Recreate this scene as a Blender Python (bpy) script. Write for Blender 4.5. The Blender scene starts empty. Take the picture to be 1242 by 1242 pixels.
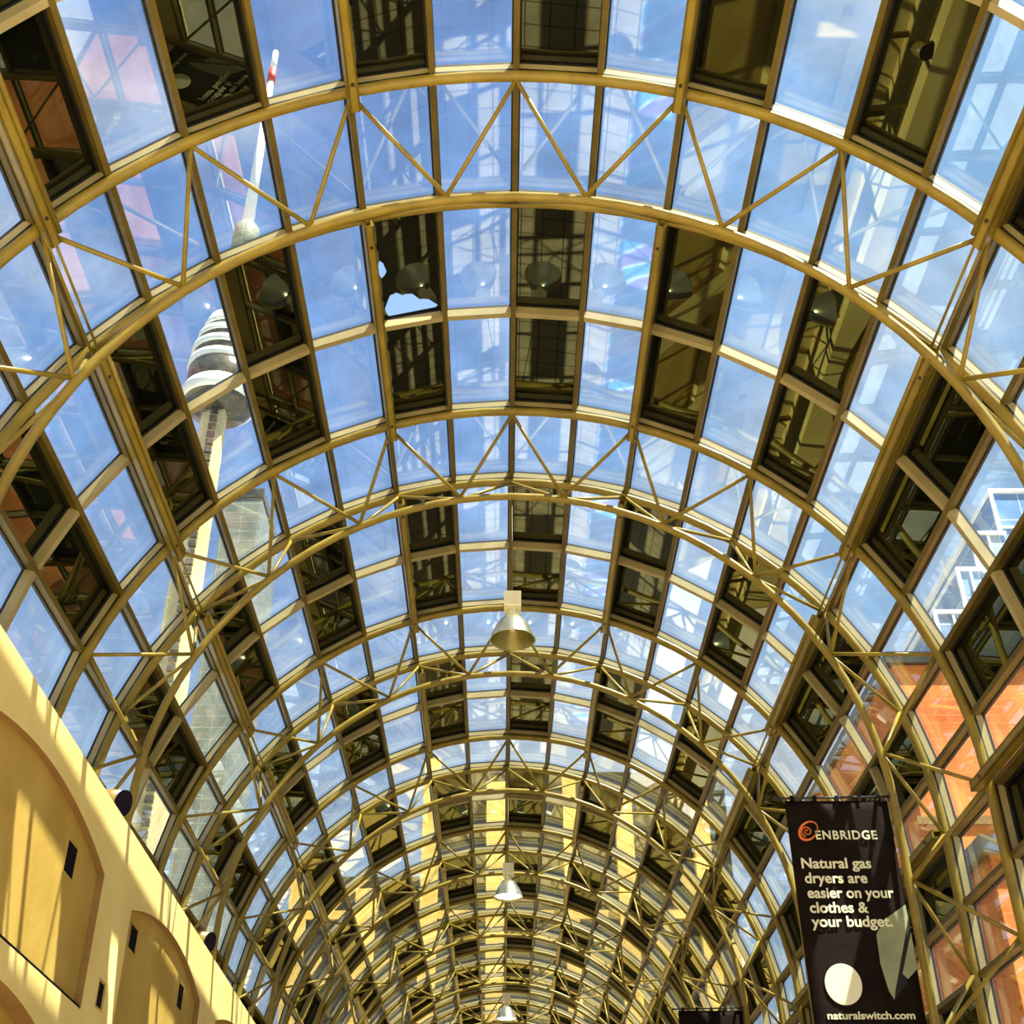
import bpy, bmesh, math, random
import numpy as np
from mathutils import Matrix, Vector
random.seed(7)
SC = bpy.context.scene
COL = SC.collection
PI = math.pi

# ------------------------------------------------------------------ place
H = 1.6                      # eye height, floor is z = 0
R = 6.0                      # radius of the outer chords
ZC = 6.0087 + H              # springing height
RI = 5.0632                  # radius of the inner chord
DT = PI / 10                 # one truss panel
LEG = R * DT                 # panel length on the upright legs
BAY = 6.02858
DAB = 1.86545
A1 = 8.93800
NT = 9                       # trusses
AY = [A1 + BAY * i for i in range(NT)]
RG = 6.205                   # glass
N_END = 5 + ZC / LEG - 0.005
N_LEFT = -5.37

def path(n, r):
    """point and outward normal of the vault section, n counted in truss panels from the crown"""
    if n > 5:
        return Vector((r, 0, ZC - (n - 5) * LEG)), Vector((1, 0, 0))
    if n < -5:
        return Vector((-r, 0, ZC - (-n - 5) * LEG)), Vector((-1, 0, 0))
    t = n * DT
    return Vector((r * math.sin(t), 0, ZC + r * math.cos(t))), Vector((math.sin(t), 0, math.cos(t)))

def P(n, r, y):
    p, _ = path(n, r)
    return Vector((p.x, y, p.z))

# ------------------------------------------------------------------ camera
F, PITCH, YAW, ROLL, CX = 1518.88, 0.595855, 0.010429, 0.005151, -0.166907
fw = Vector((0, math.cos(PITCH), math.sin(PITCH)))
up = Vector((0, -math.sin(PITCH), math.cos(PITCH)))
rt = Vector((1, 0, 0))
def unyaw(v):
    c, s = math.cos(YAW), math.sin(YAW)
    return Vector((c * v.x + s * v.y, -s * v.x + c * v.y, v.z))
fw, up, rt = unyaw(fw), unyaw(up), unyaw(rt)
c, s = math.cos(ROLL), math.sin(ROLL)
rt, up = c * rt - s * up, s * rt + c * up
cd = bpy.data.cameras.new('camera')
cam = bpy.data.objects.new('camera', cd)
COL.objects.link(cam)
cd.sensor_width = 36; cd.sensor_height = 36
cd.lens = F / 1242 * 36
cd.clip_start = 0.05; cd.clip_end = 3000
CAMP = Vector((CX, 0, H))
cam.matrix_world = Matrix(((rt.x, up.x, -fw.x, CAMP.x), (rt.y, up.y, -fw.y, CAMP.y), (rt.z, up.z, -fw.z, CAMP.z), (0, 0, 0, 1)))
SC.camera = cam
def project(p):
    v = p - CAMP
    d = v.dot(fw)
    return 621 + F * v.dot(rt) / d, 621 - F * v.dot(up) / d, d

# ------------------------------------------------------------------ materials
def mat(name):
    m = bpy.data.materials.new(name); m.use_nodes = True
    nt = m.node_tree; nt.nodes.clear()
    out = nt.nodes.new('ShaderNodeOutputMaterial')
    return m, nt, out
def noise(nt, scale, detail=3, rough=0.55, obj=True, stretch=None):
    tc = nt.nodes.new('ShaderNodeTexCoord')
    n = nt.nodes.new('ShaderNodeTexNoise')
    n.inputs['Scale'].default_value = scale; n.inputs['Detail'].default_value = detail; n.inputs['Roughness'].default_value = rough
    src = tc.outputs['Object' if obj else 'Generated']
    if stretch:
        mp = nt.nodes.new('ShaderNodeMapping'); mp.inputs['Scale'].default_value = stretch
        nt.links.new(src, mp.inputs['Vector']); src = mp.outputs['Vector']
    nt.links.new(src, n.inputs['Vector'])
    return n
def ramp(nt, fac, stops):
    r = nt.nodes.new('ShaderNodeValToRGB')
    el = r.color_ramp.elements
    while len(el) < len(stops): el.new(0.5)
    for e, (p, col) in zip(el, stops):
        e.position = p; e.color = (*col, 1)
    nt.links.new(fac, r.inputs['Fac'])
    return r
def simple(name, c1, c2=None, rough=0.5, metal=0.0, scale=6.0, spec=0.5, bump=0.0, stretch=None, lo=.35, hi=.65):
    m, nt, out = mat(name)
    b = nt.nodes.new('ShaderNodeBsdfPrincipled')
    b.inputs['Roughness'].default_value = rough; b.inputs['Metallic'].default_value = metal
    b.inputs['Specular IOR Level'].default_value = spec
    n = noise(nt, scale, 4, stretch=stretch)
    r = ramp(nt, n.outputs['Fac'], [(lo, c1), (hi, c2 or c1)])
    nt.links.new(r.outputs['Color'], b.inputs['Base Color'])
    if bump:
        bp = nt.nodes.new('ShaderNodeBump'); bp.inputs['Strength'].default_value = bump; bp.inputs['Distance'].default_value = 0.01
        n2 = noise(nt, scale * 14, 5)
        nt.links.new(n2.outputs['Fac'], bp.inputs['Height']); nt.links.new(bp.outputs['Normal'], b.inputs['Normal'])
    nt.links.new(b.outputs['BSDF'], out.inputs['Surface'])
    return m
def glass(name, tint, base, slope, rough=0.0, wob=0.0):
    m, nt, out = mat(name)
    t = nt.nodes.new('ShaderNodeBsdfTransparent')
    g = nt.nodes.new('ShaderNodeBsdfGlossy'); g.inputs['Roughness'].default_value = rough
    g.inputs['Color'].default_value = (0.95, 0.97, 1, 1)
    n = noise(nt, 1.1, 5)
    r = ramp(nt, n.outputs['Fac'], [(0.3, tuple(x * 0.82 for x in tint)), (0.7, tint)])
    nt.links.new(r.outputs['Color'], t.inputs['Color'])
    lw = nt.nodes.new('ShaderNodeLayerWeight'); lw.inputs['Blend'].default_value = 0.5
    pw = nt.nodes.new('ShaderNodeMath'); pw.operation = 'POWER'; pw.inputs[1].default_value = 3.5
    nt.links.new(lw.outputs['Facing'], pw.inputs[0])
    ma = nt.nodes.new('ShaderNodeMath'); ma.operation = 'MULTIPLY_ADD'; ma.inputs[1].default_value = slope; ma.inputs[2].default_value = base
    nt.links.new(pw.outputs[0], ma.inputs[0])
    mx = nt.nodes.new('ShaderNodeMixShader')
    nt.links.new(ma.outputs[0], mx.inputs['Fac']); nt.links.new(t.outputs[0], mx.inputs[1]); nt.links.new(g.outputs[0], mx.inputs[2])
    if wob:
        bp = nt.nodes.new('ShaderNodeBump'); bp.inputs['Strength'].default_value = wob; bp.inputs['Distance'].default_value = 0.02
        n2 = noise(nt, 2.2, 2)
        nt.links.new(n2.outputs['Fac'], bp.inputs['Height']); nt.links.new(bp.outputs['Normal'], g.inputs['Normal'])
    nt.links.new(mx.outputs[0], out.inputs['Surface'])
    return m
def blackglass(name):
    m, nt, out = mat(name)
    d = nt.nodes.new('ShaderNodeBsdfDiffuse')
    n = noise(nt, 1.4, 5)
    r = ramp(nt, n.outputs['Fac'], [(0.35, (.0015, .0016, .001)), (0.7, (.006, .007, .004))])
    nt.links.new(r.outputs['Color'], d.inputs['Color'])
    g = nt.nodes.new('ShaderNodeBsdfGlossy'); g.inputs['Roughness'].default_value = 0.01
    g.inputs['Color'].default_value = (0.86, 0.88, 0.55, 1)
    lw = nt.nodes.new('ShaderNodeLayerWeight')
    lw.inputs['Blend'].default_value = 0.5
    pw = nt.nodes.new('ShaderNodeMath'); pw.operation = 'POWER'; pw.inputs[1].default_value = 3.0
    nt.links.new(lw.outputs['Facing'], pw.inputs[0])
    ma = nt.nodes.new('ShaderNodeMath'); ma.operation = 'MULTIPLY_ADD'; ma.inputs[1].default_value = 0.32; ma.inputs[2].default_value = 0.085
    nt.links.new(pw.outputs[0], ma.inputs[0])
    mx = nt.nodes.new('ShaderNodeMixShader')
    nt.links.new(ma.outputs[0], mx.inputs['Fac']); nt.links.new(d.outputs[0], mx.inputs[1]); nt.links.new(g.outputs[0], mx.inputs[2])
    nt.links.new(mx.outputs[0], out.inputs['Surface'])
    return m
def emit(name, col, st):
    m, nt, out = mat(name)
    e = nt.nodes.new('ShaderNodeEmission'); e.inputs['Color'].default_value = (*col, 1); e.inputs['Strength'].default_value = st
    nt.links.new(e.outputs[0], out.inputs['Surface'])
    return m
def grid_mat(name, c1, c2, line, scale, w, h, rough=0.4, axes='xy', mortar=0.02, offset=0.0, nscale=2.0, stripe=None):
    m, nt, out = mat(name)
    b = nt.nodes.new('ShaderNodeBsdfPrincipled'); b.inputs['Roughness'].default_value = rough
    tc = nt.nodes.new('ShaderNodeTexCoord')
    sp = nt.nodes.new('ShaderNodeSeparateXYZ'); cb = nt.nodes.new('ShaderNodeCombineXYZ')
    nt.links.new(tc.outputs['Object'], sp.inputs[0])
    for k, a in enumerate(axes):
        nt.links.new(sp.outputs['XYZ'.index(a.upper())], cb.inputs[k])
    br = nt.nodes.new('ShaderNodeTexBrick')
    br.offset = offset
    br.inputs['Scale'].default_value = scale; br.inputs['Mortar Size'].default_value = mortar
    br.inputs['Brick Width'].default_value = w; br.inputs['Row Height'].default_value = h
    br.inputs['Mortar'].default_value = (*line, 1)
    nt.links.new(cb.outputs[0], br.inputs['Vector'])
    n = noise(nt, nscale, 5)
    r1 = ramp(nt, n.outputs['Fac'], [(0.35, c1), (0.65, c2)])
    nt.links.new(r1.outputs['Color'], br.inputs['Color1']); nt.links.new(r1.outputs['Color'], br.inputs['Color2'])
    colout = br.outputs['Color']
    if stripe:
        colout = stripe(nt, sp, colout)
    nt.links.new(colout, b.inputs['Base Color'])
    nt.links.new(b.outputs['BSDF'], out.inputs['Surface'])
    return m

M = {}
M['paint'] = simple('mustard_paint', (.180, .122, .014), (.260, .182, .024), rough=.36, scale=2.5, spec=.3)
M['bar'] = simple('olive_bar', (.085, .058, .009), (.130, .090, .016), rough=.45, scale=2.0, spec=.25)
M['arcbar'] = simple('pale_olive_bar', (.27, .215, .092), (.35, .28, .13), rough=.45, scale=2.0)  # arched bars get a paler olive than the lengthwise ones
M['gasket'] = simple('black_gasket_and_gap_shade', (.006, .005, .004), rough=.6)  # shared by the real gaskets and the painted shadow-gap strips
M['bolt'] = simple('dark_bolt', (.02, .012, .006), rough=.5)
M['clear'] = glass('blue_tinted_glass', (.86, .93, 1.0), .13, .55)
M['black'] = blackglass('black_backed_glass')
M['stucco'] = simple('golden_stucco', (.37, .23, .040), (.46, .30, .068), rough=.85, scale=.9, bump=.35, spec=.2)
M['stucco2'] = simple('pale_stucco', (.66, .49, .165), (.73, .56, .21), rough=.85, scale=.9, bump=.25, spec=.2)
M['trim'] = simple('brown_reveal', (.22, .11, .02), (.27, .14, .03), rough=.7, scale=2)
M['void'] = simple('dark_void', (.004, .002, .006), rough=.8, spec=.05)
def stripe(nt, sp, colout):
    # an inlaid strip of blue and violet zigzags in the floor
    gt = nt.nodes.new('ShaderNodeMath'); gt.operation = 'COMPARE'; gt.inputs[1].default_value = -3.0; gt.inputs[2].default_value = 0.55
    nt.links.new(sp.outputs['X'], gt.inputs[0])
    w = nt.nodes.new('ShaderNodeTexWave'); w.inputs['Scale'].default_value = 0.5; w.bands_direction = 'DIAGONAL'; w.inputs['Distortion'].default_value = 1.5
    tc = nt.nodes.new('ShaderNodeTexCoord'); nt.links.new(tc.outputs['Object'], w.inputs['Vector'])
    r = ramp(nt, w.outputs['Fac'], [(.2, (.22, .12, .45)), (.5, (.55, .65, .8)), (.8, (.06, .30, .5))])
    mx = nt.nodes.new('ShaderNodeMix'); mx.data_type = 'RGBA'
    nt.links.new(gt.outputs[0], mx.inputs['Factor']); nt.links.new(colout, mx.inputs['A']); nt.links.new(r.outputs['Color'], mx.inputs['B'])
    return mx.outputs['Result']
M['floor'] = grid_mat('beige_floor_tiles', (.36, .28, .18), (.45, .36, .24), (.13, .10, .06), 1.0, .6, .6, rough=.35, stripe=stripe)
M['brick'] = grid_mat('orange_brick', (.58, .11, .012), (.78, .24, .045), (.66, .24, .06), 1.0, .9, .32, rough=.85, axes='xz', offset=.5, nscale=.35, mortar=.015)
M['masonry'] = simple('yellow_masonry', (.62, .36, .06), (.78, .50, .12), rough=.85, scale=.15)
M['masonry_dark'] = simple('dark_spandrel', (.016, .013, .006), (.045, .036, .016), rough=.4, scale=.3, spec=.2)
M['concrete'] = simple('pale_concrete', (.58, .46, .22), (.66, .55, .30), rough=.8, scale=.08)
M['white'] = simple('white_cladding', (.88, .86, .80), (.95, .93, .9), rough=.5, scale=.2)
M['darkband'] = simple('dark_window_band', (.05, .045, .035), (.12, .10, .07), rough=.2, scale=.5)
M['red'] = simple('red_mast_paint', (.55, .05, .04), rough=.5)
M['curtain'] = grid_mat('blue_curtain_wall', (.12, .24, .50), (.35, .45, .58), (.85, .88, .92), 1.0, 2.4, 2.4, rough=.1, axes='xz', mortar=.03, nscale=.12)
M['grey_tower'] = grid_mat('grey_curtain_wall', (.14, .15, .12), (.24, .24, .19), (.45, .44, .36), 1.0, 5.0, 3.2, rough=.25, axes='xz', mortar=.05, nscale=.1)
M['alu'] = simple('spun_aluminium', (.44, .42, .28), (.56, .53, .38), rough=.25, metal=.85, scale=5)
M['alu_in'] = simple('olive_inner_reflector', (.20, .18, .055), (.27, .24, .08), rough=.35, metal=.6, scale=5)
M['ballast'] = simple('cream_ballast', (.80, .74, .50), (.86, .80, .58), rough=.45, scale=8)
M['lamp_on'] = emit('lit_lamp', (1, .93, .80), 9.0)
M['lamp_off'] = simple('unlit_lamp', (.75, .72, .6), rough=.15)
M['cloth'] = simple('black_banner_cloth', (.008, .004, .003), (.014, .008, .006), rough=.85, scale=3, spec=.08)
M['cream'] = simple('cream_print', (.76, .71, .47), rough=.7)
M['orange'] = simple('orange_print', (.78, .16, .02), rough=.7)
M['sheet'] = simple('pale_green_sheet_print', (.20, .21, .11), (.30, .31, .18), rough=.8, scale=2)
M['fold'] = simple('dark_fold_print', (.004, .003, .003), rough=.8)
M['rod'] = simple('black_rod', (.012, .010, .008), rough=.4)
M['flood'] = simple('bronze_housing', (.20, .13, .03), (.28, .19, .05), rough=.4, scale=4)

# ------------------------------------------------------------------ mesh helpers
class MB:
    def __init__(self): self.v = []; self.f = []; self.sm = []
    def add(self, vs, fs, smooth=False):
        o = len(self.v); self.v += [tuple(v) for v in vs]
        self.f += [tuple(i + o for i in f) for f in fs]; self.sm += [smooth] * len(fs)
        return self
    def box(self, a, b):
        x0, y0, z0 = a; x1, y1, z1 = b
        vs = [(x0, y0, z0), (x1, y0, z0), (x1, y1, z0), (x0, y1, z0), (x0, y0, z1), (x1, y0, z1), (x1, y1, z1), (x0, y1, z1)]
        return self.add(vs, [(0, 3, 2, 1), (4, 5, 6, 7), (0, 1, 5, 4), (1, 2, 6, 5), (2, 3, 7, 6), (3, 0, 4, 7)])
    def hexa(self, q0, q1):
        """prism between two quads"""
        return self.add(list(q0) + list(q1), [(3, 2, 1, 0), (4, 5, 6, 7), (0, 1, 5, 4), (1, 2, 6, 5), (2, 3, 7, 6), (3, 0, 4, 7)])
    def sweep(self, rings, smooth=False, closed=False, caps=True):
        k = len(rings[0]); n = len(rings)
        vs = [p for r in rings for p in r]; fs = []
        for i in range(n - 1 + (1 if closed else 0)):
            for j in range(k):
                a = i * k + j; b = i * k + (j + 1) % k
                c_ = ((i + 1) % n) * k + (j + 1) % k; d = ((i + 1) % n) * k + j
                fs.append((a, b, c_, d))
        self.add(vs, fs, smooth)
        if caps and not closed:
            o = len(self.v) - len(vs)
            self.f += [tuple(o + j for j in reversed(range(k))), tuple(o + (n - 1) * k + j for j in range(k))]; self.sm += [False, False]
        return self
    def tube(self, p, q, r, k=8, r2=None):
        p, q = Vector(p), Vector(q); d = (q - p).normalized()
        a = d.orthogonal().normalized(); b = d.cross(a)
        ring = lambda c_, rr: [c_ + rr * (math.cos(2 * PI * i / k) * a + math.sin(2 * PI * i / k) * b) for i in range(k)]
        return self.sweep([ring(p, r), ring(q, r if r2 is None else r2)], smooth=True)
    def lathe(self, prof, c_=(0, 0, 0), k=32, caps=True):
        c_ = Vector(c_)
        return self.sweep([[c_ + Vector((r * math.cos(2 * PI * i / k), r * math.sin(2 * PI * i / k), z)) for i in range(k)] for r, z in prof], smooth=True, caps=caps)
    def poly(self, pts, y0, y1):
        """closed outline in x-z given thickness in y"""
        n = len(pts)
        vs = [(x, y0, z) for x, z in pts] + [(x, y1, z) for x, z in pts]
        fs = [tuple(range(n)), tuple(n + i for i in reversed(range(n)))] + [(i, n + i, n + (i + 1) % n, (i + 1) % n) for i in range(n)]
        return self.add(vs, fs)
    def build(self, name, m, parent=None):
        me = bpy.data.meshes.new(name); me.from_pydata(self.v, [], self.f); me.update()
        for p, s_ in zip(me.polygons, self.sm): p.use_smooth = s_
        bm = bmesh.new(); bm.from_mesh(me); bmesh.ops.recalc_face_normals(bm, faces=bm.faces); bm.to_mesh(me); bm.free()
        me.materials.append(m)
        o = bpy.data.objects.new(name, me); COL.objects.link(o)
        if parent: o.parent = parent
        return o
def tag(o, label=None, cat=None, group=None, kind=None):
    for k, v in (('label', label), ('category', cat), ('group', group), ('kind', kind)):
        if v: o[k] = v
    return o
def empty(name, loc=(0, 0, 0)):
    o = bpy.data.objects.new(name, None); COL.objects.link(o); o.location = loc; o.empty_display_size = .2
    return o
def copy_tree(o, parent=None):
    c_ = o.copy(); COL.objects.link(c_)
    if parent: c_.parent = parent
    for ch in list(o.children): copy_tree(ch, c_)
    return c_
ORD = ['first', 'second', 'third', 'fourth', 'fifth', 'sixth', 'seventh', 'eighth', 'ninth', 'tenth', 'eleventh', 'twelfth', 'thirteenth', 'fourteenth', 'fifteenth']

# ------------------------------------------------------------------ arched trusses
def chord_rings(r, y, rad, n0=N_LEFT, n1=N_END, k=10):
    ns = [n0] + [-5 + .25 * i for i in range(41)] + [n1]
    out = []
    for n in ns:
        p, nv = path(n, r)
        out.append([Vector((p.x, y, p.z)) + rad * (math.cos(2 * PI * i / k) * nv + math.sin(2 * PI * i / k) * Vector((0, 1, 0))) for i in range(k)])
    return out
def make_truss():
    t = empty('arched_truss', (0, AY[0], 0))
    mb = MB().sweep(chord_rings(R, 0, .066), smooth=True); mb.build('outer_chord', M['paint'], t)
    mb = MB().sweep(chord_rings(R, DAB, .066), smooth=True); mb.build('outer_chord', M['paint'], t)
    mb = MB().sweep(chord_rings(RI, DAB / 2, .056), smooth=True); mb.build('inner_chord', M['paint'], t)
    for y0, sg in ((0, -1), (DAB, 1)):
        for n in range(-5, 10):
            for h in (-.5, .5):
                m_ = n + h
                if m_ < -5 or m_ > 9: continue
                a = P(n, R - .03, y0 - sg * .03); b = P(m_, RI + .03, DAB / 2 + sg * .03)
                MB().tube(a, b, .027, 8).build('web_bar', M['paint'], t)
    for n in (-3, 3):
        for off in (-.055, .03):
            p, nv = path(n, R - .14); tv = Vector((nv.z, 0, -nv.x))
            q = p + off * tv
            MB().tube((q.x, 0, q.z), (q.x, DAB, q.z), .017, 8).build('tie_rod', M['paint'], t)
    return t
truss = make_truss()
for i in range(NT):
    o = truss if i == 0 else copy_tree(truss)
    o.location = (0, AY[i], 0)
    tag(o, f'yellow tubular steel arch truss spanning the glass vault, {ORD[i]} one counted from the viewer' if i else 'yellow tubular steel arch truss spanning the glass vault, nearest and largest of the row', 'truss', 'arch trusses along the vault')

# ------------------------------------------------------------------ purlins between the trusses
def make_purlin(n, conduit):
    L = BAY - DAB
    o = empty('purlin')
    p, nv = path(n, R); tv = Vector((nv.z, 0, -nv.x))
    def pt(r, w, y):
        q, _ = path(n, r); q = q + w * tv
        return Vector((q.x, y, q.z))
    def bx(w0, w1, r0, r1, y0, y1):
        return MB().hexa([pt(r0, w0, y0), pt(r0, w1, y0), pt(r1, w1, y0), pt(r1, w0, y0)], [pt(r0, w0, y1), pt(r0, w1, y1), pt(r1, w1, y1), pt(r1, w0, y1)])
    # channel: web plus two flanges
    mb = bx(-.06, .06, 5.79, 5.815, -.05, L + .12)
    for a, b in (((-.06, -.035), (5.79, 5.93)), ((.035, .06), (5.79, 5.93))):
        q = bx(a[0], a[1], b[0], b[1], -.05, L + .12); mb.add(q.v, q.f)
    q = bx(-.06, .06, 5.905, 5.93, -.05, L + .12); mb.add(q.v, q.f)
    mb.build('beam', M['paint'], o)
    for y in (.30, L - .25):
        a, b = pt(5.79, .0, y), pt(5.775, .0, y)
        MB().tube(a, b, .022, 8).build('bolt', M['bolt'], o)
    if conduit:
        sd = -1 if n > 0 else 1
        a, b = pt(5.80, sd * .085, 0.0), pt(5.80, sd * .085, L)
        MB().tube(a, b, .03, 8).build('conduit', M['paint'], o)
    return o
PN = {-1: 'just left of the crown', 1: 'just right of the crown', -3: 'halfway down the left flank', 3: 'halfway down the right flank', 5: 'along the right springing'}
for n in PN:
    first = make_purlin(n, abs(n) == 3)
    for b in range(NT):
        o = first if b == 0 else copy_tree(first)
        o.location = (0, AY[b] - (BAY - DAB), 0)
        where = 'before the nearest truss' if b == 0 else f'between {ORD[b-1]} and {ORD[b]} trusses'
        tag(o, f'yellow steel purlin {PN[n]}, {where}', 'purlin', 'purlins between the trusses')

# ------------------------------------------------------------------ glazing bars
Y0, Y1 = AY[0] - (BAY - DAB), AY[-1] + DAB
def long_bar(e):
    n = e / 2
    _, nv = path(n, R); tv = Vector((nv.z, 0, -nv.x))
    def bx(w, r0, r1):
        q = []
        for y in (Y0, Y1):
            for r, ww in ((r0, -w), (r0, w), (r1, w), (r1, -w)):
                p, _ = path(n, r); p = p + ww * tv; q.append(Vector((p.x, y, p.z)))
        return MB().hexa(q[:4], q[4:])
    o = bx(.034, 6.03, 6.15).build('glazing_bar', M['bar'])
    bx(.052, 6.15, 6.20).build('gasket', M['gasket'], o)
    k = abs(e)
    if e == 0: lab = 'slim olive glazing bar running lengthwise along the crown of the vault'
    else: lab = f'slim olive lengthwise glazing bar, {ORD[k-1]} down from the crown on the {"left" if e < 0 else "right"} side'
    tag(o, lab, 'glazing bar', 'lengthwise glazing bars')
EL, ER = -10, 14
for e in range(EL, ER + 1): long_bar(e)
def arc_bar(y, lab, chord=True):
    def ring(w, r0, r1):
        rs = []
        for e in range(EL, ER + 1):
            q = []
            for r, yy in ((r0, -w), (r0, w), (r1, w), (r1, -w)):
                p, _ = path(e / 2, r); q.append(Vector((p.x, y + yy, p.z)))
            rs.append(q)
        return MB().sweep(rs)
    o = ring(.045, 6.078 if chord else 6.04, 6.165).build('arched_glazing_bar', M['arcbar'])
    ring(.0465, 6.165, 6.20).build('gasket', M['gasket'], o)
    if chord: ring(.046, 6.055, 6.078).build('shadow_gap_strip', M['gasket'], o)  # black strip stands in for the shadow gap between bar and chord
    tag(o, lab, 'glazing bar', 'arched glazing bars across the vault')
HB = (BAY - DAB) / 2
for i in range(NT):
    arc_bar(AY[i] - HB, f'flat olive glazing arch midway ' + ('before the nearest truss' if i == 0 else f'between {ORD[i-1]} and {ORD[i]} trusses'), False)
    arc_bar(AY[i], f'flat olive glazing arch over the near chord of the {ORD[i]} truss')
    arc_bar(AY[i] + DAB, f'flat olive glazing arch over the far chord of the {ORD[i]} truss')

# ------------------------------------------------------------------ panes
def pane_quad(e, y0, y1, r):
    a, _ = path(e / 2, r); b, _ = path((e + 1) / 2, r)
    u = (b - a).normalized(); a = a + .02 * u; b = b - .02 * u
    return [Vector((a.x, y0 + .02, a.z)), Vector((b.x, y0 + .02, b.z)), Vector((b.x, y1 - .02, b.z)), Vector((a.x, y1 - .02, a.z))]
def pane_mb(e, y0, y1):
    return MB().hexa(pane_quad(e, y0, y1, RG), pane_quad(e, y0, y1, RG + .014))
cells = []
for i in range(NT):
    for row, (ya, yb) in enumerate(((AY[i] - 2 * HB, AY[i] - HB), (AY[i] - HB, AY[i]), (AY[i], AY[i] + DAB))):
        for e in range(EL, ER):
            dark = row < 2 and e % 2 == 0
            q = pane_quad(e, ya, yb, RG)
            pr = [project(p) for p in q]
            if min(p[2] for p in pr) < .5: vis = 0
            else:
                xs = [p[0] for p in pr]; ys = [p[1] for p in pr]
                cx = [min(max(x, 0), 1242) for x in xs]; cy = [min(max(y, 0), 1242) for y in ys]
                area = abs(sum(cx[k] * cy[(k + 1) % 4] - cx[(k + 1) % 4] * cy[k] for k in range(4))) / 2
                vis = area
            if e == EL: vis = 0
            cells.append((vis, i, row, e, ya, yb, dark))
def where(i, row, e):
    side = 'right' if e >= 0 else 'left'; k = e + 1 if e >= 0 else -e
    col = f'{ORD[k-1]} column {side} of crown'
    tn = 'nearest' if i == 0 else ORD[i]
    if row == 2: return f'{col}, strip inside the {tn} truss'
    rr = 'near' if row == 0 else 'far'
    return f'{col}, {rr} row before {tn} truss'
dark_cells = sorted([c_ for c_ in cells if c_[6]], reverse=True)
clear_cells = sorted([c_ for c_ in cells if not c_[6]], reverse=True)
HOLE = (1, 0, -2)
for lst, cap, nm, m_, what, grp, rest in ((dark_cells, 180, 'dark_pane', 'black', 'black mirror-like pane', 'black panes of the vault', 'distant_dark_glazing'),
                                    (clear_cells, 295, 'clear_pane', 'clear', 'clear bluish pane', 'clear bluish panes of the vault', 'distant_clear_glazing')):
    left = MB()
    for k, (vis, i, row, e, ya, yb, dk) in enumerate(lst):
        if vis > 12 and k < cap:
            if (i, row, e) == HOLE and dk:
                # torn pane: the black backing has a ragged hole in its lower left corner and a small chip
                q = pane_quad(e, ya, yb, RG); a = q[0]; u = (q[1] - q[0]).normalized(); L = (q[1] - q[0]).length; W = q[3].y - q[0].y
                hole = [(.0, 1.0)]
                o = None
                ox = -.02; oy = ya + .02 - ya
                big = [(.16, 1.86), (.20, 1.74), (.23, 1.66), (.25, 1.615), (.30, 1.60), (.33, 1.582), (.37, 1.61), (.416, 1.65), (.47, 1.64), (.552, 1.655), (.60, 1.72), (.648, 1.785), (.70, 1.79), (.773, 1.815), (.83, 1.88), (.90, 1.96), (.86, 2.0), (.21, 2.02), (.18, 1.97)]
                chip = [(.12, 1.07), (.155, .95), (.20, 1.0), (.236, 1.17), (.20, 1.24), (.161, 1.28), (.13, 1.2)]
                bm = bmesh.new()
                def loop(pts):
                    vs = [bm.verts.new(a + (px - .02) * u + Vector((0, py - .02, 0))) for px, py in pts]
                    for j in range(len(vs)): bm.edges.new((vs[j], vs[(j + 1) % len(vs)]))
                loop([(.02, .02), (L + .02, .02), (L + .02, W + .02), (.02, W + .02)]); loop(big); loop(chip)
                bmesh.ops.triangle_fill(bm, use_beauty=True, use_dissolve=False, edges=bm.edges[:])
                nrm = Vector((-u.z, 0, u.x)); nrm = nrm if nrm.z > 0 else -nrm
                ret = bmesh.ops.extrude_face_region(bm, geom=bm.faces[:])
                bmesh.ops.translate(bm, vec=nrm * .012, verts=[g for g in ret['geom'] if isinstance(g, bmesh.types.BMVert)])
                bmesh.ops.recalc_face_normals(bm, faces=bm.faces)
                me = bpy.data.meshes.new(nm); bm.to_mesh(me); bm.free(); me.materials.append(M[m_])
                o = bpy.data.objects.new(nm, me); COL.objects.link(o)
                tag(o, 'black pane torn open with a ragged bright hole, second column left of the crown', 'pane', grp)
                continue
            o = pane_mb(e, ya, yb).build(nm, M[m_])
            tag(o, f'{what}, {where(i, row, e)}', 'pane', grp)
        else:
            q = pane_mb(e, ya, yb); left.add(q.v, q.f)
    if left.f:
        o = left.build(rest, M[m_])
        tag(o, ('black' if dk else 'clear bluish') + ' panes too far down the vault or too low to tell apart', 'glazing', None, 'stuff')

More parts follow.
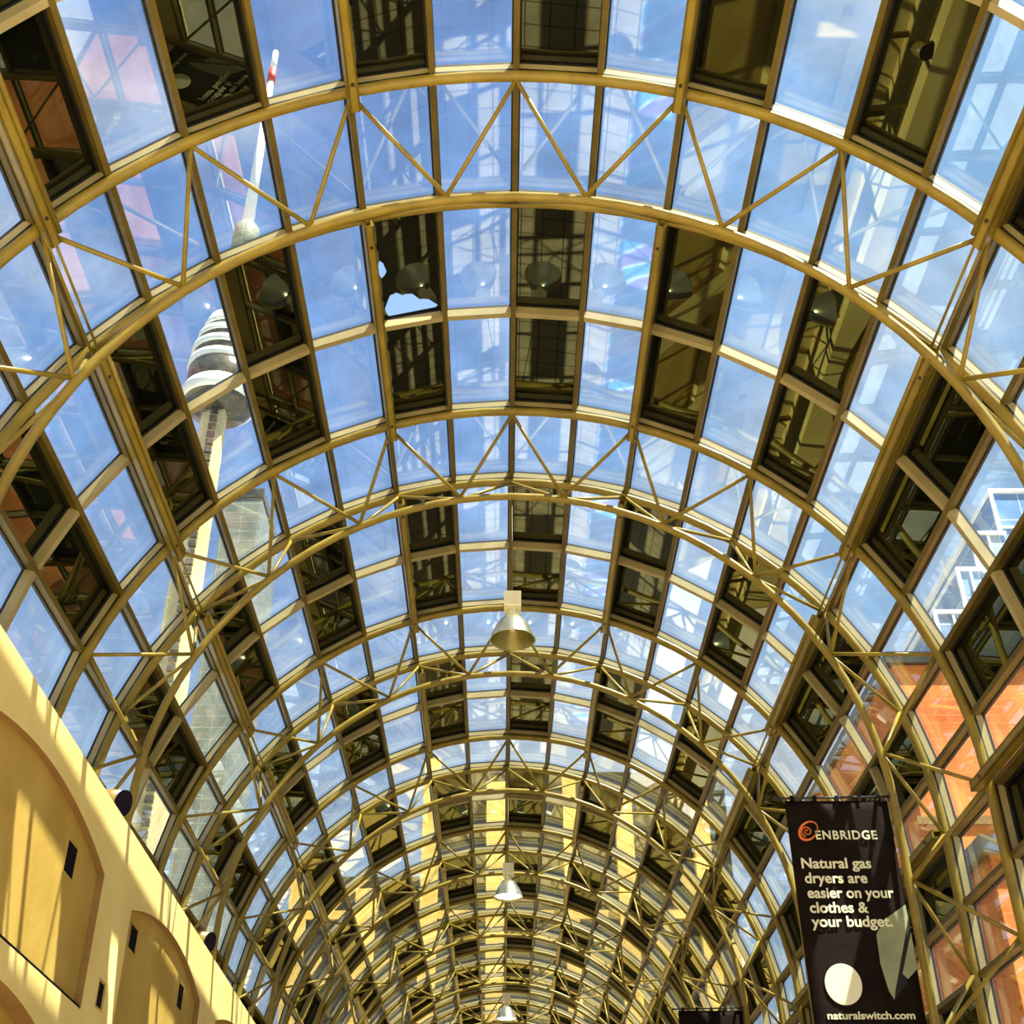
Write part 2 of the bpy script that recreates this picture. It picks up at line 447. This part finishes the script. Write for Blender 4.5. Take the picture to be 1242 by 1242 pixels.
# ------------------------------------------------------------------ left wall
KY = math.atan(.307 / 15.82)
def wall_loc(o): o.location = (-4.587, 9.73, H); o.rotation_euler = (0, 0, KY)
def boolean(o, cutters):
    for c_ in cutters:
        wall_loc(c_)
        md = o.modifiers.new('cut', 'BOOLEAN'); md.operation = 'DIFFERENCE'; md.solver = 'EXACT'; md.object = c_
    bpy.context.view_layer.update()
    me = bpy.data.meshes.new_from_object(o.evaluated_get(bpy.context.evaluated_depsgraph_get()))
    o.modifiers.clear(); o.data = me
    for c_ in cutters: bpy.data.objects.remove(c_)
T = 5.40
wall = MB().box((-.32, -7.7, -H), (0, 26.4, T)).build('wall_left', M['stucco2'])
wall_loc(wall); tag(wall, kind='structure')
PER = 6.05
def niche_outline(y0, y1, zb, zs, rise, k=16):
    w = (y1 - y0) / 2; rad = (w * w + rise * rise) / (2 * rise); cz = zs + rise - rad; a0 = math.asin(w / rad)
    pts = [(y0, zb), (y1, zb)]
    for i in range(k + 1):
        a = a0 - 2 * a0 * i / k
        pts.append(((y0 + y1) / 2 + rad * math.sin(a), cz + rad * math.cos(a)))
    return pts
def yz_prism(pts, x0, x1):
    n = len(pts)
    vs = [(x0, y, z) for y, z in pts] + [(x1, y, z) for y, z in pts]
    return MB().add(vs, [tuple(range(n)), tuple(n + i for i in reversed(range(n)))] + [(i, n + i, n + (i + 1) % n, (i + 1) % n) for i in range(n)])
cut = []; DEP = .085
niches = []
for k in range(-2, 4):
    y0 = 15.5 - 9.73 + PER * k; y1 = y0 + 4.68
    if y1 > 26 or y0 < -7: continue
    niches.append((k, y0, y1))
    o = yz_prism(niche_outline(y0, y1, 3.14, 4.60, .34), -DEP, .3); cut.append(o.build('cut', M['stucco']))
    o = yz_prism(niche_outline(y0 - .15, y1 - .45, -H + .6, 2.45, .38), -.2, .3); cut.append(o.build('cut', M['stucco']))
    o = MB().box((-.1, y0 - .6, -H + .6), (.3, y1 + .5, 2.85)) if False else None
vents = []
for k, y0, y1 in niches:
    for (a, b, za, zb_, dep) in ((y0 + .38, y0 + .82, 4.25, 4.59, DEP), (y1 - 1.22, y1 - .80, 4.24, 4.62, DEP), (y1 + .50, y1 + .80, 3.28, 3.59, 0)):
        if b > 26: continue
        cut.append(MB().box((-.30, a, za), (.3, b, zb_)).build('cut', M['void']))
        vents.append((k, a, b, za, zb_, dep))
boolean(wall, cut)
for m_ in ('stucco', 'trim', 'void'): pass
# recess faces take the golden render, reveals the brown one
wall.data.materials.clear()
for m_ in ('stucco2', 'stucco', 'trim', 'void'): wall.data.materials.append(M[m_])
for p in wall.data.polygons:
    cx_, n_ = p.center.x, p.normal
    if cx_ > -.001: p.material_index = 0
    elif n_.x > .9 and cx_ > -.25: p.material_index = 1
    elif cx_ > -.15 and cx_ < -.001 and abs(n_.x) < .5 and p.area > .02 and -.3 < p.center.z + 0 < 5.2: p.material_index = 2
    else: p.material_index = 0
VL = {0: 'near end of', 1: 'far end of', 2: 'on pier after'}
NN = {-2: 'the niche before the largest', -1: 'the largest arched niche', 0: 'the second arched niche', 1: 'the third arched niche', 2: 'the fourth arched niche'}
for j, (k, a, b, za, zb_, dep) in enumerate(vents):
    o = empty('wall_vent', (0, 0, 0)); wall_loc(o)
    MB().box((-.29, a + .01, za + .01), (-dep - .008, b - .01, zb_ - .01)).build('dark_panel', M['void'], o)
    fr = MB()
    x0, x1, t_ = -dep - .05, -dep + .008, .02
    fr.box((x0, a, za), (x1, a + t_, zb_)); fr.box((x0, b - t_, za), (x1, b, zb_)); fr.box((x0, a + t_, za), (x1, b - t_, za + t_)); fr.box((x0, a + t_, zb_ - t_), (x1, b - t_, zb_))
    fr.build('rim', M['stucco'], o)
    tag(o, f'small square black vent {VL[j % 3]} {NN.get(k, "the last arched niche")} in the yellow wall', 'vent', 'square vents in the left wall')
# dark strip standing in for the shaded groove at each niche's foot
for k, y0, y1 in niches:
    MB().box((-DEP + .001, y0 + .01, 3.141), (-.012, y1 - .01, 3.175)).build('sill_shade_strip', M['void'], wall)
# slab behind the wall carrying the arch feet
o = MB().box((-6.5, 2, H + 5.10), (-5.32, 60, H + 5.30)).build('trim_1', M['stucco2']); tag(o, kind='structure')
o = MB().box((-6.35, 2, H + 5.30), (-6.12, 60, H + 5.99)).build('trim_2', M['stucco2']); tag(o, kind='structure')
# right parapet, floor, far end
o = MB().box((6.1, -3, 0), (6.3, 62, ZC - 2 * LEG)).build('wall_right', M['stucco2']); tag(o, kind='structure')
o = MB().box((-9, -8, -.2), (8, 62, 0)).build('floor', M['floor']); tag(o, kind='structure')
o = MB().box((-6.4, 60.5, 0), (6.4, 60.9, ZC + R + .3)).build('wall_back', M['stucco2']); tag(o, kind='structure')

# floodlights on top of the left wall
def floodlight(yl, lab):
    o = empty('floodlight', (0, 0, 0)); o.location = (-4.587 - .16 - (yl * math.sin(KY)), 9.73 + yl, H + T)
    MB().box((-.10, -.09, 0), (.06, .09, .03)).build('base_plate', M['rod'], o)
    b = MB(); b.box((-.03, -.17, .02), (.03, -.15, .2)); b.box((-.03, .15, .02), (.03, .17, .2)); b.box((-.03, -.17, .02), (.03, .17, .04)); b.build('bracket', M['rod'], o)
    ax = Vector((.75, -.25, -.2)).normalized(); cc = Vector((-.02, 0, .2))
    MB().tube(cc - .19 * ax, cc + .17 * ax, .14, 20, .155).build('housing', M['flood'], o)
    MB().tube(cc + .165 * ax, cc + .185 * ax, .16, 20).build('black_lens', M['void'], o)
    tag(o, lab, 'floodlight', 'floodlights on the left wall')
floodlight(4.75, 'bronze floodlight with black front on top of the yellow wall, nearer of the two')
floodlight(4.75 + BAY, 'small bronze floodlight farther along the top of the yellow wall')

# ------------------------------------------------------------------ pendant lamps
def pendant(i, lit, lab):
    y = AY[i] + DAB / 2
    o = empty('pendant_lamp', (0, y, H))
    top = ZC - H + RI - .05
    MB().tube((0, 0, top), (0, 0, 9.31), .007, 8).build('suspension_rod', M['bar'], o)
    bb = MB(); bb.box((-.125, -.125, 9.06), (.125, .125, 9.31))
    for k in range(-3, 4): bb.box((k * .035 - .008, -.145, 9.09), (k * .035 + .008, -.125, 9.29)); bb.box((k * .035 - .008, .125, 9.09), (k * .035 + .008, .145, 9.29))
    bb.build('ballast_box', M['ballast'], o)
    MB().lathe([(.06, 9.06), (.06, 9.0), (.085, 8.98), (.085, 8.95)], k=20).build('neck', M['ballast'], o)
    prof = [(.085, 8.95), (.13, 8.93), (.19, 8.86), (.245, 8.77), (.29, 8.67), (.322, 8.575), (.33, 8.56)]
    dome = MB().lathe(prof + [(.318, 8.56), (.31, 8.575), (.278, 8.67), (.233, 8.765), (.178, 8.85), (.12, 8.915), (.08, 8.935)], k=40, caps=False)
    d = dome.build('reflector', M['alu'], o)
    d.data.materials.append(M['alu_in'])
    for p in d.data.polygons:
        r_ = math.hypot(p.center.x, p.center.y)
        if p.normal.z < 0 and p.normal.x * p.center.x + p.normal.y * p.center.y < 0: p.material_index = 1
    MB().lathe([(.001, 8.70), (.03, 8.705), (.045, 8.73), (.05, 8.77), (.045, 8.81), (.03, 8.86), (.025, 8.93)], k=20).build('bulb', M['lamp_on' if lit else 'lamp_off'], o)
    if lit: MB().lathe([(.001, 8.60), (.15, 8.60), (.28, 8.605), (.29, 8.612), (.001, 8.615)], k=32).build('lit_diffuser', M['lamp_on'], o)
    tag(o, lab, 'lamp', 'pendant lamps under the crown')
pendant(1, False, 'bell-shaped metal pendant lamp hanging under the second truss, unlit, largest of the row')
pendant(3, True, 'bell-shaped pendant lamp with glowing white mouth hanging under the fourth truss')
pendant(5, True, 'tiny far pendant lamp hanging lowest in view under the sixth truss')

# ------------------------------------------------------------------ banners
def text_mesh(body, x, z, h, width=None, bold=.012, name='lettering', m='cream', parent=None, y=-.006, sp=1.0):
    cu = bpy.data.curves.new('t', 'FONT'); cu.body = body; cu.size = 1; cu.offset = bold; cu.extrude = .004; cu.space_character = sp
    ob = bpy.data.objects.new('t', cu); COL.objects.link(ob)
    bpy.context.view_layer.update()
    me = bpy.data.meshes.new_from_object(ob.evaluated_get(bpy.context.evaluated_depsgraph_get()))
    bpy.data.objects.remove(ob); bpy.data.curves.remove(cu)
    xs = [v.co.x for v in me.vertices]
    x0, x1 = min(xs), max(xs)
    sz = h / .69                 # cap height of the built-in face
    sx = width / (x1 - x0) if width else sz
    for v in me.vertices:
        v.co = Vector((x + (v.co.x - x0) * sx, y - v.co.z, z + v.co.y * sz))
    me.update(); me.materials.clear(); me.materials.append(M[m])
    o = bpy.data.objects.new(name, me); COL.objects.link(o); o.parent = parent
    return o
def banner(i, lab, full=True):
    y = AY[i] + DAB / 2
    o = empty('hanging_banner', (0, y, H))
    X0, X1, ZT, ZB = 3.605, 4.972, 6.155, 3.05
    nx, nz = 8, 24
    def surf(u, v): return Vector((X0 + (X1 - X0) * u, .012 * math.sin(v * 5 + u * 3), ZT + (ZB - ZT) * v))
    mb = MB(); vs = []
    for j in range(nz + 1):
        for k in range(nx + 1): vs.append(surf(k / nx, j / nz) + Vector((0, .02, 0)))
    off = len(vs)
    vs += [v + Vector((0, .006, 0)) for v in vs]
    fs = []
    for j in range(nz):
        for k in range(nx):
            a = j * (nx + 1) + k; q = (a, a + 1, a + nx + 2, a + nx + 1)
            fs += [q, tuple(off + t_ for t_ in reversed(q))]
    for k in range(nx):
        for base in (0, nz * (nx + 1)): fs.append((base + k, base + k + 1, off + base + k + 1, off + base + k))
    for j in range(nz):
        for c0 in (0, nx): fs.append((j * (nx + 1) + c0, (j + 1) * (nx + 1) + c0, off + (j + 1) * (nx + 1) + c0, off + j * (nx + 1) + c0))
    mb.add(vs, fs, True); mb.build('cloth', M['cloth'], o)
    r_ = MB(); r_.tube((3.50, .023, 6.185), (5.07, .023, 6.215), .016, 10); r_.tube((3.47, .023, 6.1845), (3.505, .023, 6.185), .026, 10); r_.build('hanging_rod', M['rod'], o)
    MB().box((5.0, -.03, 6.17), (5.075, .075, 6.26)).build('clamp', M['rod'], o)
    for k in range(5):
        lp = MB()
        xx = 3.68 + k * .30; lp.box((xx, .0, 6.14), (xx + .05, .005, 6.215)); lp.box((xx, .041, 6.14), (xx + .05, .046, 6.215)); lp.box((xx, 0, 6.215), (xx + .05, .046, 6.22)); lp.build('loop', M['cloth'], o)
    # emblem: slanted orange ring round a small spiral
    lg = MB(); C0 = Vector((3.862, -.006, 5.735)); rings = []
    for k in range(40):
        a = 2 * PI * k / 40; ex, ez = .115 * math.cos(a), .125 * math.sin(a); ex += .35 * ez
        w = .006 + .006 * (1 + math.cos(a - 3.6)) / 1
        nrm = Vector((math.cos(a), 0, math.sin(a)))
        p = C0 + Vector((ex, 0, ez)); rings.append([p - w * nrm, p + w * nrm, p + w * nrm + Vector((0, -.004, 0)), p - w * nrm + Vector((0, -.004, 0))])
    lg.sweep(rings, closed=True)
    rings = []
    for k in range(44):
        a = .6 + 3.2 * PI * k / 43; rr = .014 + .062 * k / 43
        nrm = Vector((math.cos(a), 0, math.sin(a))); w = .0065
        p = C0 + Vector((-.022 + rr * math.cos(a), 0, -.012 + rr * math.sin(a))); rings.append([p - w * nrm, p + w * nrm, p + w * nrm + Vector((0, -.004, 0)), p - w * nrm + Vector((0, -.004, 0))])
    lg.sweep(rings); lg.build('emblem', M['orange'], o)
    L = lambda b, x, z, h, w, nm='slogan_line', sp=1.0, bold=.02: text_mesh(b, x, z, h, w, bold, nm, 'cream', o, sp=sp)
    L('ENBRIDGE', 3.950, 5.622, .112, .80, 'brand_lettering', 1.15, .02)
    L('Natural gas', 3.710, 5.240, .130, .90); L('dryers are', 3.728, 5.048, .130, .80); L('easier on your', 3.736, 4.858, .130, 1.10)
    L('clothes &', 3.740, 4.671, .130, .74); L('your budget.', 3.738, 4.496, .130, 1.02)
    dk = MB()
    pts = [(4.025 + .226 * math.cos(2 * PI * k / 48), 3.80 + .245 * math.sin(2 * PI * k / 48)) for k in range(48)]
    dk.poly(pts, -.010, -.002).build('cream_disc', M['cream'], o)
    sh = MB(); sh.poly([(4.53, 4.40), (4.66, 4.58), (4.96, 4.77), (4.965, 4.60), (4.62, 3.62), (4.57, 3.72), (4.52, 4.05)], -.006, .0).build('printed_sheet', M['sheet'], o)
    sh = MB(); sh.poly([(4.965, 4.58), (4.965, 4.16), (4.80, 3.80), (4.63, 3.63), (4.64, 3.70)], -.0085, -.0062).build('printed_fold', M['fold'], o)
    sh = MB(); sh.poly([(4.965, 4.42), (4.965, 3.98), (4.83, 3.86), (4.77, 3.92)], -.0115, -.0088).build('printed_sheet', M['sheet'], o)
    L('naturalswitch.com', 3.775, 3.395, .085, 1.06, 'web_address', 1.0, .02)
    tag(o, lab, 'banner', 'black banners on the right legs')
    return o
banner(1, 'black advertising banner with orange emblem hanging from a rod on the second truss')
banner(3, 'top of a farther black banner on its rod at the fourth truss')

# ------------------------------------------------------------------ outside
D = 250.0
tw = empty('tower', (-.290 * D, D, H))
rs = []
for z, r_ in ((0, 5.2), (.40 * D, 3.7), (.70 * D, 2.9), (.80 * D, 2.7)):
    rs.append([Vector((r_ * (1 + .35 * (k % 2)) * math.cos(2 * PI * k / 6 + .3), r_ * (1 + .35 * (k % 2)) * math.sin(2 * PI * k / 6 + .3), z)) for k in range(6)])
MB().sweep(rs).build('shaft', M['concrete'], tw)
wn = MB()
for k in range(70):
    z = 25 + k * 2.5; wd = 3.6 - z * .006
    wn.box((-.7, -wd - 1.1, z), (1.1, -wd + .6, z + 1.5))
wn.build('window_strip', M['darkband'], tw)
zb = .800 * D
def rings_(name, prof, m_):
    MB().lathe([(r_, zb + z) for r_, z in prof], k=48).build(name, M[m_], tw)
rings_('soffit', [(3.0, -1.0), (7.6, 0.6), (8.8, 2.0)], 'darkband')
rings_('radome', [(8.7, 1.9), (9.5, 2.5), (9.9, 4.2), (9.2, 6.0), (8.4, 6.8)], 'white')
rings_('window_band', [(8.4, 6.8), (8.7, 7.4), (8.9, 12.0), (8.4, 12.6)], 'darkband')
rings_('deck_ring', [(8.6, 12.6), (9.2, 13.0), (9.2, 14.6), (8.6, 15.0)], 'white')
rings_('window_band', [(8.2, 15), (8.2, 17.5)], 'darkband')
rings_('deck_ring', [(8.4, 17.5), (8.8, 17.8), (8.8, 19.4), (8.2, 19.8)], 'white')
rings_('window_band', [(7.6, 19.8), (7.6, 22)], 'darkband')
rings_('deck_ring', [(7.8, 22), (8.0, 22.2), (7.8, 24), (7.2, 24.4)], 'white')
rings_('window_band', [(6.8, 24.4), (6.6, 26)], 'darkband')
rings_('pod_roof', [(6.9, 26), (6.9, 27.6), (5.8, 30.5), (3.2, 33.5), (2.4, 34)], 'white')
MB().tube((0, 0, zb + 34), (0, 0, 1.03 * D), 2.3, 16, 2.0).build('upper_shaft', M['concrete'], tw)
MB().lathe([(2.2, 1.03 * D), (3.6, 1.035 * D), (3.6, 1.065 * D), (2.0, 1.075 * D)], k=24).build('upper_pod', M['grey_tower'], tw)
MB().tube((0, 0, 1.075 * D), (0, 0, 1.33 * D), 1.7, 12, .9).build('mast', M['white'], tw)
MB().tube((0, 0, 1.33 * D), (0, 0, 1.355 * D), 1.3, 12, 1.2).build('mast', M['red'], tw)
MB().tube((0, 0, 1.355 * D), (0, 0, 1.39 * D), 1.0, 12, .9).build('mast', M['white'], tw)
tag(tw, 'tall pale concrete tower with a ringed round pod seen through the left panes', 'tower')

gt = empty('office_tower', (0, 0, 0))
MB().box((-.268 * 300, 300, 0), (-.232 * 300, 330, .70 * 300)).build('facade', M['grey_tower'], gt)
MB().box((-.269 * 300, 299.6, .70 * 300), (-.231 * 300, 330.4, .71 * 300)).build('parapet', M['darkband'], gt)
tag(gt, 'grey office tower standing beside the pale concrete tower outside', 'building')

# orange brick block to the right
YB = 42.0
bk = empty('brick_building', (0, YB, 0))
xb0, ztop = .345 * YB, .513 * YB + H
MB().box((xb0, 0, 0), (xb0 + 22, 18, ztop)).build('brick_wall', M['brick'], bk)
MB().box((xb0 - .25, -.25, ztop), (xb0 + 22.2, 18.2, ztop + .45)).build('coping', M['darkband'], bk)
MB().box((xb0 - .2, -.12, ztop - 6.2), (xb0 + 22.2, 0, ztop - 5.9)).build('string_course', M['trim'], bk)
tag(bk, 'orange brick building outside the right-hand side of the vault', 'building')
b2 = empty('brick_annex', (0, 24, 0))
MB().box((9.4, 0, 0), (19, 14, .34 * 24 + H)).build('brick_wall', M['brick'], b2)
MB().box((9.2, -.2, .34 * 24 + H), (19.2, 14.2, .34 * 24 + H + .35)).build('coping', M['darkband'], b2)
tag(b2, 'low orange brick annex close outside the right glass wall', 'building')

# stepped glass building behind it
YG = 75.0
gb = empty('glass_building', (0, YG, 0))
for k, (xa, zt) in enumerate(((.395, .565), (.428, .615), (.452, .66), (.485, .715))):
    x0 = xa * YG; x1 = ((.428, .452, .485, .75)[k]) * YG; z1 = zt * YG + H
    blk = MB().box((x0, .5 * k, 0), (x1, 18 + .5 * k, z1)).build('glass_block', M['curtain'], gb)
    f_ = MB(); y_ = .5 * k
    f_.box((x0 - .12, y_ - .2, z1), (x1 + .12, 18.2 + y_, z1 + .28)); f_.box((x0 - .12, y_ - .2, 0), (x0 + .12, y_ + .05, z1))
    f_.box((x0 + (x1 - x0) * .5 - .08, y_ - .15, 0), (x0 + (x1 - x0) * .5 + .08, y_ + .02, z1))
    z = z1 - 3.2
    while z > 20: f_.box((x0, y_ - .15, z), (x1, y_ + .02, z + .16)); z -= 3.2
    f_.build('white_frame', M['white'], gb)
tag(gb, 'stepped blue glass building with white framing behind the orange brick building', 'building')

# yellow masonry block far ahead
YM = 118.0
mb_ = empty('masonry_building', (0, YM, 0))
for nm, xa, xb, zt in (('main', -.066 * YM, .155 * YM, .425 * YM + H), ('wing', -.17 * YM, -.068 * YM, .335 * YM + H), ('wing', .157 * YM, .188 * YM, .445 * YM + H)):
    MB().box((xa, 1.2, 0), (xb, 24, zt - 1)).build('dark_facade', M['masonry_dark'], mb_)
    x = xa; k = 0
    while x < xb - 1:
        w = (1.6, 1.9, 1.3, 1.7)[k % 4]
        MB().box((x, 0, 0), (min(x + w, xb), 1.2, zt - (0, 2.5, 1, 4)[k % 4])).build('pier', M['masonry'], mb_)
        x += w + (4.6, 5.6, 3.8)[k % 3]; k += 1
    for z in range(9, int(zt) - 3, 9):
        MB().box((xa, .8, z), (xb, 1.2, z + .8)).build('floor_band', M['masonry_dark'] if z % 2 else M['masonry'], mb_)
tag(mb_, 'yellow stone building with tall piers rising far beyond the vault', 'building')
o = MB().box((-400, -60, -.6), (400, 600, -.25)).build('ground', simple('grey_paving', (.25, .24, .2), (.32, .3, .26), scale=.1)); tag(o, kind='structure')

# ------------------------------------------------------------------ light
sd = bpy.data.lights.new('sun', 'SUN'); sd.energy = 26.0; sd.angle = .009; sd.color = (1, .90, .66)
so = bpy.data.objects.new('sun', sd); COL.objects.link(so)
SUN = Vector((.397, -.30, 1.0)).normalized()
so.rotation_euler = SUN.to_track_quat('Z', 'Y').to_euler(); so.location = SUN * 40
w = bpy.data.worlds.new('sky'); SC.world = w; w.use_nodes = True
nt = w.node_tree; nt.nodes.clear()
out = nt.nodes.new('ShaderNodeOutputWorld'); bg = nt.nodes.new('ShaderNodeBackground')
tc = nt.nodes.new('ShaderNodeTexCoord'); sp = nt.nodes.new('ShaderNodeSeparateXYZ')
nt.links.new(tc.outputs['Generated'], sp.inputs[0])
r = ramp(nt, sp.outputs['Z'], [(0.0, (.72, .80, .86)), (.30, (.68, .84, 1.0)), (.60, (.36, .57, .94)), (1.0, (.19, .33, .68))])
nz = nt.nodes.new('ShaderNodeTexNoise'); nz.inputs['Scale'].default_value = 2.6; nz.inputs['Detail'].default_value = 7; nz.inputs['Roughness'].default_value = .58
mp = nt.nodes.new('ShaderNodeMapping'); mp.inputs['Scale'].default_value = (1, 1, 2.2); mp.inputs['Location'].default_value = (.3, .1, .4)
nt.links.new(tc.outputs['Generated'], mp.inputs['Vector']); nt.links.new(mp.outputs['Vector'], nz.inputs['Vector'])
cl = ramp(nt, nz.outputs['Fac'], [(.47, (0, 0, 0)), (.68, (1, 1, 1))])
mx = nt.nodes.new('ShaderNodeMix'); mx.data_type = 'RGBA'
mx.inputs['B'].default_value = (1.0, 1.0, 1.0, 1)
gx = nt.nodes.new('ShaderNodeMapRange'); gx.inputs['From Min'].default_value = -.05; gx.inputs['From Max'].default_value = .55; gx.inputs['To Max'].default_value = .9
nt.links.new(sp.outputs['X'], gx.inputs['Value'])
m0 = nt.nodes.new('ShaderNodeMix'); m0.data_type = 'RGBA'; m0.inputs['B'].default_value = (.58, .90, 1.12, 1)
nt.links.new(gx.outputs['Result'], m0.inputs['Factor']); nt.links.new(r.outputs['Color'], m0.inputs['A'])
nt.links.new(cl.outputs['Color'], mx.inputs['Factor']); nt.links.new(m0.outputs['Result'], mx.inputs['A'])
nt.links.new(mx.outputs['Result'], bg.inputs['Color']); bg.inputs['Strength'].default_value = .98
nt.links.new(bg.outputs[0], out.inputs[0])

SC.view_settings.view_transform = 'Standard'; SC.view_settings.look = 'None'
SC.view_settings.exposure = 0.35; SC.view_settings.gamma = 1.0; SC.view_settings.use_curve_mapping = False
SC.cycles.max_bounces = 10; SC.cycles.transparent_max_bounces = 24; SC.cycles.glossy_bounces = 5; SC.cycles.diffuse_bounces = 4
SC.cycles.sample_clamp_indirect = 6.0
SC.cycles.use_denoising = True
